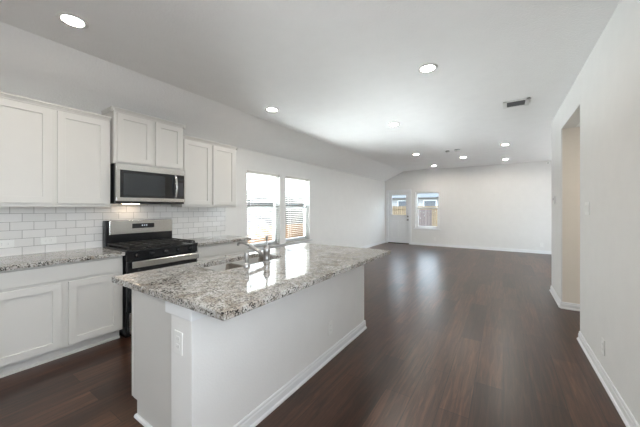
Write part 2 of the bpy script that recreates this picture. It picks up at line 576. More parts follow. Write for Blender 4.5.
# living room's right wall and the wall behind the camera (each with an added, unseen window)
bm = bmesh.new()
ly0, ly1, lz0, lz1 = 6.6, 9.8, 0.55, 2.35
box(bm, XLIV, XLIV + 0.2, YE, ly0, 0, H); box(bm, XLIV, XLIV + 0.2, ly1, YF, 0, H)
box(bm, XLIV, XLIV + 0.2, ly0, ly1, 0, lz0); box(bm, XLIV, XLIV + 0.2, ly0, ly1, lz1, H)
struct('wall_living_right', bm, M_wall)
t = thing('window_added_5', None, None, (XLIV, ly0, lz0), kind='structure')  # window added out of view for the living room fill
bm = bmesh.new()
for yy in (ly0, (ly0 + ly1) / 2 - 0.025, ly1 - 0.05): box(bm, XLIV + 0.08, XLIV + 0.14, yy, yy + 0.05, lz0, lz1)
box(bm, XLIV + 0.08, XLIV + 0.14, ly0, ly1, lz0, lz0 + 0.05); box(bm, XLIV + 0.08, XLIV + 0.14, ly0, ly1, lz1 - 0.05, lz1)
obj('window_frame', bm, M_vinyl, t)
obj('pane', B(XLIV + 0.10, XLIV + 0.105, ly0, ly1, lz0, lz1), M_glass, t)
bm = bmesh.new()
wx0, wx1, wz0, wz1 = -1.3 - DAY_W / 2, -1.3 + DAY_W / 2, 0.55, 2.35
y0, y1 = YB - WT, YB
box(bm, XL, wx0, y0, y1, 0, HS); box(bm, wx1, XR, y0, y1, 0, HS)
box(bm, wx0, wx1, y0, y1, 0, wz0); box(bm, wx0, wx1, y0, y1, wz1, HS)
box(bm, XC, XR, y0, y1, HS, H)
struct('wall_back', bm, M_wall)
t = thing('window_added_4', None, None, (wx0, YB, wz0), kind='structure')  # unseen window, put in to let more skylight into the room
bm = bmesh.new()
for xx in (wx0, (wx0 + wx1) / 2 - 0.025, wx1 - 0.05): box(bm, xx, xx + 0.05, YB - 0.12, YB - 0.06, wz0, wz1)
box(bm, wx0, wx1, YB - 0.12, YB - 0.06, wz0, wz0 + 0.05); box(bm, wx0, wx1, YB - 0.12, YB - 0.06, wz1 - 0.05, wz1)
obj('window_frame', bm, M_vinyl, t)
obj('pane', B(wx0, wx1, YB - 0.095, YB - 0.09, wz0, wz1), M_glass, t)

# ---------------------------------------------------------------- baseboards
BB = [(0, 0), (0.026, 0), (0.026, 0.010), (0.022, 0.018), (0.014, 0.022), (0.014, 0.062), (0.010, 0.070), (0.010, 0.082), (0.006, 0.090), (0, 0.090)]
bm = bmesh.new()
prism(bm, BB, (XR, YB, 0), (XR, YO0, 0), (-1, 0, 0))
prism(bm, BB, (XR, YO1 - 0.012, 0), (XR, YE + 0.014, 0), (-1, 0, 0))
struct('baseboard_right', bm, M_trim)
struct('baseboard_hall', prism(bmesh.new(), BB, (XR - 0.012, YO1 - 0.012, 0), (2.6, YO1 - 0.012, 0), (0, -1, 0)), M_trim)
struct('baseboard_living', prism(bmesh.new(), BB, (XR, YE, 0), (XLIV, YE, 0), (0, 1, 0)), M_trim)
bm = bmesh.new()
prism(bm, BB, (-2.885, YF, 0), (XLIV, YF, 0), (0, -1, 0))
struct('baseboard_far', bm, M_trim)
struct('baseboard_left', prism(bmesh.new(), BB, (XL, 3.04, 0), (XL, YF, 0), (1, 0, 0)), M_trim)

# ---------------------------------------------------------------- side windows and their blinds
def side_window(name, w):
    t = thing(name, None, None, (XL, w[0], WZ[0]), kind='structure')
    xo, xi = XL - 0.135, XL - 0.085
    bm = bmesh.new()
    f = 0.045
    box(bm, xo, xi, w[0], w[0] + f, WZ[0], WZ[1], 0.004); box(bm, xo, xi, w[1] - f, w[1], WZ[0], WZ[1], 0.004)
    box(bm, xo, xi, w[0], w[1], WZ[0], WZ[0] + f, 0.004); box(bm, xo, xi, w[0], w[1], WZ[1] - f, WZ[1], 0.004)
    fr = obj('window_frame', bm, M_vinyl, t)
    bm = bmesh.new()
    zr = 1.37
    box(bm, xo + 0.005, xi + 0.012, w[0] + f * 0.6, w[1] - f * 0.6, zr - 0.025, zr + 0.025, 0.004)
    box(bm, xo + 0.01, xi + 0.012, w[0] + f, w[0] + f + 0.035, WZ[0] + f, zr, 0.004)
    box(bm, xo + 0.01, xi + 0.012, w[1] - f - 0.035, w[1] - f, WZ[0] + f, zr, 0.004)
    box(bm, xo + 0.01, xi + 0.012, w[0] + f, w[1] - f, WZ[0] + f, WZ[0] + f + 0.035, 0.004)
    obj('sash', bm, M_vinyl, t)
    obj('pane', B(xo + 0.02, xo + 0.025, w[0] + f, w[1] - f, WZ[0] + f, WZ[1] - f), M_glass, t)
    return t
side_window('window_1', W1)
side_window('window_2', W2)
struct('trim_1', B(XL - 0.08, XL + 0.045, W1[0] - 0.06, W2[1] + 0.06, WZ[0] - 0.028, WZ[0] + 0.002, 0.005), M_sill)

def make_blind(w, label):
    yc = (w[0] + w[1]) / 2
    t = thing('window_blind', label, 'blind', (XL - 0.035, yc, WZ[0]), group='white slatted blinds in the side windows')
    hw = (w[1] - w[0]) / 2 - 0.008
    ht = WZ[1] - WZ[0]
    obj('headrail', B(-0.028, 0.028, -hw, hw, ht - 0.055, ht - 0.002, 0.003), M_slat, t, world=False)
    obj('bottom_rail', B(-0.025, 0.025, -hw, hw, 0.004, 0.022, 0.003), M_slat, t, world=False)
    bm = bmesh.new()
    z = 0.055
    tilt = R(-12)
    while z < ht - 0.075:
        b = bmesh.new()
        box(b, -0.025, 0.025, -hw, hw, -0.0014, 0.0014)
        bmesh.ops.transform(b, matrix=Matrix.Translation((0, 0, z)) @ Matrix.Rotation(tilt, 4, 'Y'), verts=b.verts)
        merge(bm, b)
        z += 0.0435
    obj('slats', bm, M_slat, t, world=False)
    for yy in (-hw * 0.62, hw * 0.62):
        bm = bmesh.new()
        cyl(bm, (0.024, yy, 0.02), (0.024, yy, ht - 0.05), 0.0016, n=8); cyl(bm, (-0.024, yy, 0.02), (-0.024, yy, ht - 0.05), 0.0016, n=8)
        obj('ladder_cord', bm, M_slat, t, world=False)
    obj('tilt_wand', cyl(bmesh.new(), (0.034, -hw + 0.08, ht - 0.75), (0.034, -hw + 0.08, ht - 0.06), 0.004, n=8), M_slat, t, world=False)
    return t
blind = make_blind(W1, 'white horizontal slat blind in the window nearer the kitchen cabinets, behind the faucet')
dup(blind, (XL - 0.035, (W2[0] + W2[1]) / 2, WZ[0]), 'white horizontal slat blind in the window farther from the cabinets')

# ---------------------------------------------------------------- far window and back door
t = thing('window_3', None, None, (FW[0], YF, FW[2]), kind='structure')
bm = bmesh.new()
ya, yb, f = YF + 0.085, YF + 0.135, 0.05
box(bm, FW[0], FW[0] + f, ya, yb, FW[2], FW[3], 0.004); box(bm, FW[1] - f, FW[1], ya, yb, FW[2], FW[3], 0.004)
box(bm, FW[0], FW[1], ya, yb, FW[2], FW[2] + f, 0.004); box(bm, FW[0], FW[1], ya, yb, FW[3] - f, FW[3], 0.004)
obj('window_frame', bm, M_vinyl, t)
bm = bmesh.new()
box(bm, FW[0] + f, FW[1] - f, ya - 0.012, yb - 0.01, 1.345, 1.395, 0.004)
box(bm, FW[0] + f, FW[0] + f + 0.035, ya - 0.012, yb - 0.01, FW[2] + f, 1.37, 0.004)
box(bm, FW[1] - f - 0.035, FW[1] - f, ya - 0.012, yb - 0.01, FW[2] + f, 1.37, 0.004)
box(bm, FW[0] + f, FW[1] - f, ya - 0.012, yb - 0.01, FW[2] + f, FW[2] + f + 0.035, 0.004)
obj('sash', bm, M_vinyl, t)
obj('pane', B(FW[0] + f, FW[1] - f, yb - 0.03, yb - 0.025, FW[2] + f, FW[3] - f), M_glass, t)
struct('trim_2', B(FW[0] - 0.07, FW[1] + 0.05, YF - 0.045, YF + 0.08, FW[2] - 0.03, FW[2] + 0.002, 0.005), M_trim)

t = thing('door_1', None, None, ((DOOR[0] + DOOR[1]) / 2, YF, 0), kind='structure')
d0, d1, dz = DOOR
bm = bmesh.new()
tw = 0.075
box(bm, d0 - tw + 0.01, d0 + 0.012, YF - 0.018, YF + 0.02, 0, dz + tw, 0.004)
box(bm, d1 - 0.012, d1 + tw, YF - 0.018, YF + 0.02, 0, dz + tw, 0.004)
box(bm, d0, d1, YF - 0.018, YF + 0.02, dz - 0.012, dz + tw, 0.004)
obj('door_casing', bm, M_trim, t)
g0, g1, gz0, gz1 = -3.655, -3.085, 1.09, 1.875
yd0, yd1 = YF + 0.03, YF + 0.074
bm = bmesh.new()
box(bm, d0 + 0.012, g0, yd0, yd1, 0.03, dz - 0.012); box(bm, g1, d1 - 0.012, yd0, yd1, 0.03, dz - 0.012)
box(bm, g0, g1, yd0, yd1, 0.03, gz0); box(bm, g0, g1, yd0, yd1, gz1, dz - 0.012)
leaf = obj('door_leaf', bm, M_door, t)
bm = bmesh.new()
m_ = 0.035
box(bm, g0 - m_, g0 + 0.01, yd0 - 0.014, yd0 + 0.002, gz0 - m_, gz1 + m_, 0.004); box(bm, g1 - 0.01, g1 + m_, yd0 - 0.014, yd0 + 0.002, gz0 - m_, gz1 + m_, 0.004)
box(bm, g0, g1, yd0 - 0.014, yd0 + 0.002, gz1 - 0.01, gz1 + m_, 0.004); box(bm, g0, g1, yd0 - 0.018, yd0 + 0.002, gz0 - m_ - 0.01, gz0 + 0.01, 0.004)
obj('glazing_bead', bm, M_door, leaf)
obj('pane', B(g0, g1, yd0 + 0.02, yd0 + 0.025, gz0, gz1), M_glass, leaf)
for (p0, p1) in ((-3.66, -3.40), (-3.345, -3.085)):
    bm = bmesh.new()
    e = 0.02
    box(bm, p0, p0 + e, yd0 - 0.008, yd0 + 0.001, 0.2, 0.88, 0.003); box(bm, p1 - e, p1, yd0 - 0.008, yd0 + 0.001, 0.2, 0.88, 0.003)
    box(bm, p0, p1, yd0 - 0.008, yd0 + 0.001, 0.2, 0.2 + e, 0.003); box(bm, p0, p1, yd0 - 0.008, yd0 + 0.001, 0.88 - e, 0.88, 0.003)
    obj('panel_moulding', bm, M_door, leaf)
obj('door_knob', lathe(bmesh.new(), [(0, -0.003), (0.032, -0.003), (0.032, 0.006), (0.012, 0.012), (0.012, 0.03), (0.027, 0.038), (0.03, 0.052), (0.02, 0.064), (0, 0.066)], (-3.03, yd0, 0.925), (0, -1, 0)), M_bronze, t)
obj('deadbolt', lathe(bmesh.new(), [(0, -0.003), (0.03, -0.003), (0.03, 0.012), (0.022, 0.02), (0, 0.02)], (-3.03, yd0, 1.055), (0, -1, 0)), M_bronze, t)
obj('threshold', B(d0 + 0.012, d1 - 0.012, YF - 0.03, YF + 0.1, 0, 0.028, 0.004), M_thresh, t)

# ================================================================== KITCHEN WALL
TW = 0.008
struct('trim_3', B(XL, XL + TW, -1.3, 3.033, CT - 0.002, 1.46), M_tile)['label'] = 'white subway tile backsplash'

def shaker(bm, xf, y0, y1, z0, z1, rail=0.06, depth=0.021, rec=0.013, sgn=1):
    """five-piece door: frame and recessed panel; front plane at xf, body behind it (sgn=+1 faces +X)"""
    xb = xf - sgn * depth
    lo, hi = min(xf, xb), max(xf, xb)
    box(bm, lo, hi, y0, y0 + rail, z0, z1, 0.0018); box(bm, lo, hi, y1 - rail, y1, z0, z1, 0.0018)
    box(bm, lo, hi, y0 + rail - 0.001, y1 - rail + 0.001, z0, z0 + rail, 0.0018); box(bm, lo, hi, y0 + rail - 0.001, y1 - rail + 0.001, z1 - rail, z1, 0.0018)
    xp = xf - sgn * rec
    box(bm, min(xb, xp), max(xb, xp), y0 + rail - 0.004, y1 - rail + 0.004, z0 + rail - 0.004, z1 - rail + 0.004)
    return bm

def wall_cabinet(label, y0, y1, z0, z1, xf, doors, crown=0.03, dz=(0.035, 0.02), ends=(False, False), group=None):
    t = thing('wall_cabinet', label, 'cabinet', ((XL + xf) / 2, (y0 + y1) / 2, z0), group=group)
    obj('body', B(XL + TW + 0.001 if z0 < 1.46 else XL + 0.001, xf - 0.019, y0, y1, z0, z1, 0.0015), M_cab, t)
    for a, b_ in doors:
        obj('door', shaker(bmesh.new(), xf, a, b_, z0 + dz[0], z1 - dz[1]), M_cab, t)
    bm = bmesh.new()
    cp = [(0, z1 - 0.012), (0.012, z1 - 0.012), (0.016, z1), (0.028, z1 + 0.018), (0.034, z1 + 0.022), (0.034, z1 + crown), (0, z1 + crown)]
    xb = xf - 0.019
    prism(bm, cp, (xb - 0.005, y0 - (0.03 if ends[0] else 0), 0), (xb - 0.005, y1 + (0.03 if ends[1] else 0), 0), (1, 0, 0))
    if ends[0]: prism(bm, cp, (XL + 0.002, y0 + 0.003, 0), (xb + 0.025, y0 + 0.003, 0), (0, -1, 0))
    if ends[1]: prism(bm, cp, (XL + 0.002, y1 - 0.003, 0), (xb + 0.025, y1 - 0.003, 0), (0, 1, 0))
    obj('crown', bm, M_cab, t)
    return t
FA = -3.605
wall_cabinet('white shaker wall cabinet at the left picture edge, left of the microwave', 0.34, 1.288, 1.381, 2.335, FA, [(0.375, 0.803), (0.848, 1.25)], 0.035)
wall_cabinet('white shaker wall cabinet over the counter, beyond the left picture edge', -0.62, 0.337, 1.381, 2.335, FA, [(-0.585, -0.165), (-0.12, 0.302)], 0.035)
wall_cabinet('tall-set white shaker wall cabinet mounted directly above the microwave', 1.308, 2.108, 1.868, 2.452, -3.575, [(1.337, 1.705), (1.748, 2.08)], 0.03, dz=(0.022, 0.02), ends=(True, True))
wall_cabinet('white shaker wall cabinet right of the microwave, nearest the windows', 2.112, 3.015, 1.381, 2.325, FA, [(2.13, 2.545), (2.582, 2.985)], 0.03, ends=(False, True))

def base_cabinet(label, y0, y1, doors, drawers):
    xf = -3.299
    t = thing('base_cabinet', label, 'cabinet', ((XL + xf) / 2, (y0 + y1) / 2, 0))
    bm = bmesh.new()
    box(bm, XL + 0.001, xf - 0.019, y0, y1, 0.105, CT - 0.038, 0.0015)
    obj('body', bm, M_cab, t)
    bm = bmesh.new()
    box(bm, XL + 0.001, xf - 0.095, y0 + 0.002, y1 - 0.002, 0, 0.106)
    prism(bm, [(0, 0), (0.018, 0), (0.018, 0.012), (0.012, 0.018), (0.004, 0.02), (0, 0.02)], (xf - 0.095, y0 + 0.002, 0), (xf - 0.095, y1 - 0.002, 0), (1, 0, 0))
    obj('toe_kick', bm, M_cab, t)
    for a, b_ in doors: obj('door', shaker(bmesh.new(), xf, a, b_, 0.122, 0.698), M_cab, t)
    for a, b_ in drawers: obj('drawer', B(xf - 0.019, xf, a, b_, 0.722, 0.858, 0.003), M_cab, t)
    return t
base_cabinet('white base cabinet left of the black range, with wide drawer over two doors', 0.34, 1.288, [(0.375, 0.803), (0.852, 1.262)], [(0.375, 1.262)])
base_cabinet('white base cabinet beyond the left picture edge', -0.62, 0.338, [(-0.585, -0.165), (-0.12, 0.302)], [(-0.585, 0.302)])
base_cabinet('white base cabinet between the range and the windows', 2.112, 2.99, [(2.135, 2.535), (2.572, 2.965)], [(2.135, 2.965)])

XCF = -3.262
ct1 = tag(obj('countertop', slab(rounded(XL + 0.0005, XCF, -0.64, 1.291, 0.004, 2), [], CT - 0.038, CT), M_granite),
          'speckled granite countertop left of the range, below the tile', 'countertop')
ct2 = tag(obj('countertop', slab(rounded(XL + 0.0005, XCF, 2.108, 3.03, 0.004, 2), [], CT - 0.038, CT), M_granite),
          'short granite countertop between the range and the windows', 'countertop')

# ---------------------------------------------------------------- gas range
ra, rb = 1.298, 2.098
t = thing('gas_range', 'black and stainless freestanding gas range between the white base cabinets', 'stove', (-3.6, (ra + rb) / 2, 0))
bm = bmesh.new()
box(bm, XL + 0.012, -3.285, ra + 0.004, rb - 0.004, 0.04, 0.905, 0.003)
box(bm, XL + 0.03, -3.32, ra + 0.02, rb - 0.02, 0.0, 0.045)
body = obj('body', bm, M_black, t)
# cooktop deck with raised rim
bm = bmesh.new()
box(bm, -3.84, -3.245, ra, rb, 0.898, 0.922, 0.006)
box(bm, -3.84, -3.245, ra, ra + 0.02, 0.915, 0.930, 0.004); box(bm, -3.84, -3.245, rb - 0.02, rb, 0.915, 0.930, 0.004)
obj('cooktop', bm, M_black, t)
# burners
for (bx, by, br_) in ((-3.68, ra + 0.18, 0.042), (-3.40, ra + 0.18, 0.05), (-3.68, rb - 0.18, 0.038), (-3.40, rb - 0.18, 0.052), (-3.54, (ra + rb) / 2, 0.045)):
    obj('burner', lathe(bmesh.new(), [(0, 0.918), (br_ + 0.02, 0.918), (br_ + 0.016, 0.926), (br_, 0.928), (br_, 0.938), (br_ * 0.9, 0.944), (0, 0.945)], (bx, by, 0)), M_blackm, t)
# three cast grates
for k in range(3):
    w = (rb - ra - 0.05) / 3
    ya = ra + 0.025 + k * w + 0.003; yb = ya + w - 0.006
    bm = bmesh.new()
    zt0, zt1 = 0.946, 0.960
    gx0, gx1 = -3.815, -3.262
    for yy in (ya, yb - 0.012): box(bm, gx0, gx1, yy, yy + 0.012, zt0, zt1, 0.003)
    for xx in (gx0, (gx0 + gx1) / 2 - 0.006, gx1 - 0.012): box(bm, xx, xx + 0.012, ya, yb, zt0, zt1, 0.003)
    ym = (ya + yb) / 2
    box(bm, gx0, gx1, ym - 0.006, ym + 0.006, zt0, zt1, 0.003)
    for cx in (-3.68, -3.40):
        box(bm, cx - 0.006, cx + 0.006, ya, yb, zt0, zt1, 0.003)
    for xx in (gx0, gx1 - 0.014):
        for yy in (ya, yb - 0.014): box(bm, xx, xx + 0.014, yy, yy + 0.014, 0.918, zt0 + 0.004)
    obj('grate', bm, M_blackm, t)
# backguard
bm = bmesh.new()
box(bm, XL + 0.010, -3.845, ra + 0.012, rb, 0.90, 1.222, 0.008)
bg = obj('backguard', bm, M_black, t)
b = bmesh.new()
box(b, -3.846, -3.832, ra + 0.055, rb - 0.006, 1.052, 1.218, 0.006)
obj('control_panel', b, M_steel, bg, label='stainless steel control panel')
obj('display', B(-3.834, -3.829, 1.592, 1.852, 1.118, 1.176, 0.002), M_glassblk, bg)
bm = bmesh.new()
for k, yy in enumerate((1.70, 1.725, 1.75)): box(bm, -3.8295, -3.8285, yy, yy + 0.014, 1.146, 1.158)
obj('clock_digits', bm, M_disp, bg)
# front: knob panel, knobs, oven door, handle, drawer
bm = bmesh.new()
box(bm, -3.29, -3.252, ra + 0.002, rb - 0.002, 0.815, 0.90, 0.006)
kp = obj('knob_panel', bm, M_black, t)
for k in range(5):
    yy = ra + 0.10 + k * (rb - ra - 0.2) / 4
    bm = bmesh.new()
    lathe(bm, [(0, -0.002), (0.026, -0.002), (0.026, 0.006), (0.020, 0.010), (0.018, 0.028), (0.015, 0.031), (0, 0.031)], (-3.252, yy, 0.868), (1, 0, 0), 20)
    box(bm, -3.226, -3.217, yy - 0.004, yy + 0.004, 0.852, 0.884, 0.002)
    obj('knob', bm, M_black, t)
bm = bmesh.new()
box(bm, -3.285, -3.252, ra + 0.006, rb - 0.006, 0.285, 0.808, 0.005)
dr = obj('oven_door', bm, M_glassblk, t)
bm = bmesh.new()
hx = -3.212
b = bmesh.new()
box(b, hx - 0.012, hx + 0.012, ra + 0.035, rb - 0.012, 0.738, 0.808, 0.009, 3)
merge(bm, b)
for yy in (ra + 0.06, rb - 0.07): box(bm, -3.255, hx, yy, yy + 0.03, 0.752, 0.794, 0.004)
obj('oven_handle', bm, M_steel, dr, label='wide stainless oven handle')
obj('oven_window', B(-3.253, -3.2505, ra + 0.14, rb - 0.14, 0.40, 0.66, 0.001), M_mwglass, dr)
obj('storage_drawer', B(-3.285, -3.248, ra + 0.03, rb - 0.03, 0.05, 0.272, 0.006), M_steel, t)

# ---------------------------------------------------------------- over-the-range microwave
ma_, mb_ = 1.306, 2.094
mz0, mz1 = 1.424, 1.864
mxf = -3.52
t = thing('microwave', 'stainless steel over-the-range microwave with black glass door', 'microwave', (-3.7, (ma_ + mb_) / 2, mz0))
obj('body', B(XL + TW + 0.001, mxf - 0.03, ma_, mb_, mz0, mz1, 0.003), M_black, t)
bm = bmesh.new()
y_c = ma_ + 0.565     # door / control split
def frame(bm, x0, x1, y0, y1, z0, z1, l, r, b_, tp):
    box(bm, x0, x1, y0, y0 + l, z0 + b_, z1 - tp, 0.0) if l else None
    box(bm, x0, x1, y1 - r, y1, z0 + b_, z1 - tp, 0.0) if r else None
    box(bm, x0, x1, y0, y1, z0, z0 + b_, 0.002)
    box(bm, x0, x1, y0, y1, z1 - tp, z1, 0.002)
frame(bm, mxf - 0.03, mxf, ma_ + 0.002, mb_ - 0.002, mz0 + 0.022, mz1 - 0.002, 0.034, 0.012, 0.043, 0.068)
obj('front_frame', bm, M_steel, t)
door = obj('door', B(mxf - 0.03, mxf - 0.003, ma_ + 0.034, mb_ - 0.012, mz0 + 0.06, mz1 - 0.066), M_glassblk, t)
obj('door_window', B(mxf - 0.0035, mxf - 0.0015, ma_ + 0.075, y_c - 0.04, mz0 + 0.09, mz1 - 0.105, 0.0008), M_mwglass, door)
obj('control_keypad', B(mxf - 0.0035, mxf - 0.0012, y_c + 0.13, mb_ - 0.03, mz0 + 0.10, mz1 - 0.16, 0.0008), M_dark, t)
obj('control_display', B(mxf - 0.0035, mxf - 0.0012, y_c + 0.13, mb_ - 0.03, mz1 - 0.145, mz1 - 0.105, 0.0008), M_mwglass, t)
hy = y_c + 0.085
hp = [(mxf - 0.004, hy, mz0 + 0.075), (mxf + 0.022, hy, mz0 + 0.10), (mxf + 0.042, hy, (mz0 + mz1) / 2), (mxf + 0.022, hy, mz1 - 0.105), (mxf - 0.004, hy, mz1 - 0.08)]
obj('handle', tube(bmesh.new(), curve_pts(hp, 6), 0.014, 12), M_steel, t)
obj('underside_vent', B(mxf - 0.32, mxf - 0.02, ma_ + 0.05, mb_ - 0.05, mz0 - 0.004, mz0 + 0.003, 0.001), M_dark, t)
obj('cooktop_lamp', B(XL + 0.12, XL + 0.16, ma_ + 0.16, ma_ + 0.34, mz0 - 0.006, mz0 - 0.0005), M_mwlamp, t)

# ================================================================== ISLAND
IX0, IXK0, IXK1 = -2.10, -1.515, -1.32     # cabinet front, knee wall faces
IY0, IYK0, IY1 = 0.864, 0.82, 2.908
t = thing('kitchen_island', 'white kitchen island base with panelled end and painted bar-side wall', 'kitchen island', ((IX0 + IXK1) / 2, (IYK0 + IY1) / 2, 0))
ztop = CT - 0.038
# cabinet carcase as a hollow box (the sink hangs inside)
bm = bmesh.new()
xi = IX0 + 0.035
box(bm, xi, IXK0, IY0, IY0 + 0.018, 0.105, ztop, 0.001)
box(bm, xi + 0.055, IXK0, IY0, IY0 + 0.018, 0.0, 0.106)
box(bm, xi, IXK0, IY1 - 0.018, IY1, 0.105, ztop, 0.001)
box(bm, xi + 0.055, IXK0, IY1 - 0.018, IY1, 0.0, 0.106)
box(bm, xi, IXK0, IY0 + 0.018, IY1 - 0.018, 0.105, 0.123)
box(bm, xi, xi + 0.018, IY0 + 0.018, IY1 - 0.018, 0.123, ztop)
obj('body', bm, M_cab, t)
obj('toe_kick', B(xi + 0.055, xi + 0.07, IY0 + 0.018, IY1 - 0.018, 0, 0.106), M_cab, t)
obj('face_edge', B(IX0 + 0.019, xi, IY0 - 0.003, IY1, 0.112, ztop, 0.001), M_cab, t)
dy = (IY1 - IY0 - 0.03) / 4
for k in range(4):
    a_ = IY0 + 0.015 + k * dy + 0.006
    obj('door', shaker(bmesh.new(), IX0, a_, a_ + dy - 0.012, 0.122, 0.698, sgn=-1), M_cab, t)
    obj('drawer', B(IX0, IX0 + 0.019, a_, a_ + dy - 0.012, 0.722, 0.858, 0.003), M_cab, t)
# knee wall on the bar side, wrapped in painted drywall
kw = obj('knee_wall', B(IXK0, IXK1, IYK0, IY1 + 0.012, 0, ztop, 0.004), M_wall, t)
bm = bmesh.new()
box(bm, IXK0 - 0.022, IXK1 + 0.03, IYK0 - 0.022, IYK0 + 0.07, 0.802, ztop, 0.006)
obj('corner_cap', bm, M_trim, t)
bm = bmesh.new()
prism(bm, BB, (IXK1, IYK0 - 0.014, 0), (IXK1, IY1 + 0.026, 0), (1, 0, 0))
prism(bm, BB, (IXK0, IY1 + 0.012, 0), (IXK1 + 0.014, IY1 + 0.012, 0), (0, 1, 0))
prism(bm, BB, (IXK0, IYK0, 0), (IXK1 + 0.014, IYK0, 0), (0, -1, 0))
obj('baseboard', bm, M_trim, t)
QR = [(0, 0), (0.018, 0), (0.018, 0.006), (0.014, 0.014), (0.006, 0.018), (0, 0.018)]
obj('shoe_moulding', prism(bmesh.new(), QR, (xi + 0.05, IY0, 0), (IXK0, IY0, 0), (0, -1, 0)), M_trim, t)

# worktop with sink cut-out
SX0, SX1, SY0, SY1 = -2.06, -1.705, 1.28, 2.0
SYD = 1.63
outer = rounded(-2.171, -1.008, 0.775, 2.925, 0.012, 3)
holes = [rounded(SX0, SX1, SY0, SY1, 0.055, 5)]
tag(obj('countertop', slab(outer, holes, ztop, CT, 0.006), M_granite), 'long polished granite island countertop holding the sink', 'countertop')

# undermount double sink
t = thing('kitchen_sink', 'stainless steel double bowl sink set into the island countertop', 'sink', ((SX0 + SX1) / 2, (SY0 + SY1) / 2, 0.68))
def bowl(y0, y1):
    b = bmesh.new()
    zt = ztop - 0.003
    rings = []
    for (ins, z, r) in ((-0.012, zt, 0.05), (0.0, zt, 0.05), (0.004, zt - 0.01, 0.05), (0.012, 0.74, 0.05), (0.022, 0.71, 0.045), (0.045, 0.70, 0.03)):
        pts = rounded(SX0 - 0.004 + ins, SX1 + 0.004 - ins, y0 + ins, y1 - ins, max(r, 0.02), 5)
        rings.append([b.verts.new((x, y, z)) for x, y in pts])
    n = len(rings[0])
    for p, q_ in zip(rings, rings[1:]):
        for i in range(n):
            f = b.faces.new((p[i], p[(i + 1) % n], q_[(i + 1) % n], q_[i])); f.smooth = True
    b.faces.new(rings[-1])
    bmesh.ops.recalc_face_normals(b, faces=b.faces[:])
    bmesh.ops.reverse_faces(b, faces=b.faces[:])
    return b
for (y0, y1) in ((SY0 - 0.004, SYD - 0.014), (SYD + 0.014, SY1 + 0.004)):
    bw = obj('bowl', bowl(y0, y1), M_sink, t)
    md = bw.modifiers.new('thickness', 'SOLIDIFY'); md.thickness = 0.0015; md.offset = -1
    obj('drain', lathe(bmesh.new(), [(0, 0.703), (0.02, 0.703), (0.032, 0.706), (0.042, 0.703), (0.042, 0.7005), (0, 0.7005)], ((SX0 + SX1) / 2, (y0 + y1) / 2, 0), n=20), M_chrome, bw)

# single lever faucet behind the sink
fx, fy = -1.665, 1.71
t = thing('faucet', 'brushed chrome single lever faucet with low arched spout beside the sink', 'faucet', (fx, fy, CT))
obj('base_plate', lathe(bmesh.new(), [(0, 0), (0.034, 0), (0.034, 0.006), (0.028, 0.012), (0, 0.012)], (fx, fy, CT)), M_chrome, t)
obj('body', lathe(bmesh.new(), [(0, 0.01), (0.028, 0.01), (0.027, 0.03), (0.026, 0.08), (0.029, 0.085), (0.029, 0.108), (0.023, 0.126), (0.012, 0.134), (0, 0.135)], (fx, fy, CT)), M_chrome, t)
sp_ = curve_pts([(fx, fy, CT + 0.045), (fx - 0.10, fy, CT + 0.085), (fx - 0.20, fy, CT + 0.125), (fx - 0.29, fy, CT + 0.143), (fx - 0.345, fy, CT + 0.136), (fx - 0.36, fy, CT + 0.115)], 6)
obj('spout', tube(bmesh.new(), sp_, [0.017 - 0.005 * min(1, i / 20) for i in range(len(sp_))], 14), M_chrome, t)
lv = [(fx, fy, CT + 0.12), (fx + 0.004, fy, CT + 0.15), (fx - 0.002, fy, CT + 0.185), (fx + 0.006, fy, CT + 0.222)]
lp = curve_pts(lv, 5)
obj('lever', tube(bmesh.new(), lp, [0.012 - 0.004 * math.sin(math.pi * i / (len(lp) - 1)) for i in range(len(lp))], 12), M_chrome, t)

sx, sy = -1.65, 1.478
t = thing('side_sprayer', 'short chrome side sprayer standing left of the faucet', 'sprayer', (sx, sy, CT))
obj('holder', lathe(bmesh.new(), [(0, 0), (0.026, 0), (0.026, 0.006), (0.019, 0.02), (0.017, 0.035), (0, 0.035)], (sx, sy, CT)), M_chrome, t)
obj('spray_head', lathe(bmesh.new(), [(0, 0.03), (0.014, 0.03), (0.015, 0.06), (0.019, 0.085), (0.019, 0.105), (0.014, 0.113), (0, 0.114)], (sx, sy, CT)), M_chrome, t)

# ================================================================== WALL PLATES (local +X faces into the room)
def make_outlet(label, loc, rotz, horizontal=False):
    t = thing('wall_outlet', label, 'outlet', loc, rotz)
    w, h = (0.06, 0.037) if horizontal else (0.037, 0.06)
    obj('cover_plate', B(0, 0.006, -w, w, -h, h, 0.0025), M_plate, t, world=False)
    for s in (-1, 1):
        cy, cz = (s * 0.021, 0) if horizontal else (0, s * 0.021)
        a_ = (0.014, 0.017) if horizontal else (0.017, 0.014)
        so = obj('socket', B(0.005, 0.0075, cy - a_[0], cy + a_[0], cz - a_[1], cz + a_[1], 0.002), M_plate, t, world=False)
        bm = bmesh.new()
        for q_ in (-1, 1):
            if horizontal: box(bm, 0.0072, 0.0079, cy - 0.004, cy + 0.004, cz + q_ * 0.006 - 0.0012, cz + q_ * 0.006 + 0.0012)
            else: box(bm, 0.0072, 0.0079, cy + q_ * 0.006 - 0.0012, cy + q_ * 0.006 + 0.0012, cz - 0.004, cz + 0.004)
        obj('slots', bm, M_slot, so, world=False)
    return t
def make_switch(name, label, cat, loc, rotz, gangs=1):
    t = thing(name, label, cat, loc, rotz)
    w = 0.037 + 0.023 * (gangs - 1)
    obj('cover_plate', B(0, 0.006, -w, w, -0.06, 0.06, 0.0025), M_plate, t, world=False)
    for g in range(gangs):
        yc = (g - (gangs - 1) / 2) * 0.046
        obj('rocker', B(0.005, 0.0095, yc - 0.0165, yc + 0.0165, -0.033, 0.033, 0.002), M_plate, t, world=False)
    return t
tx = XL + TW
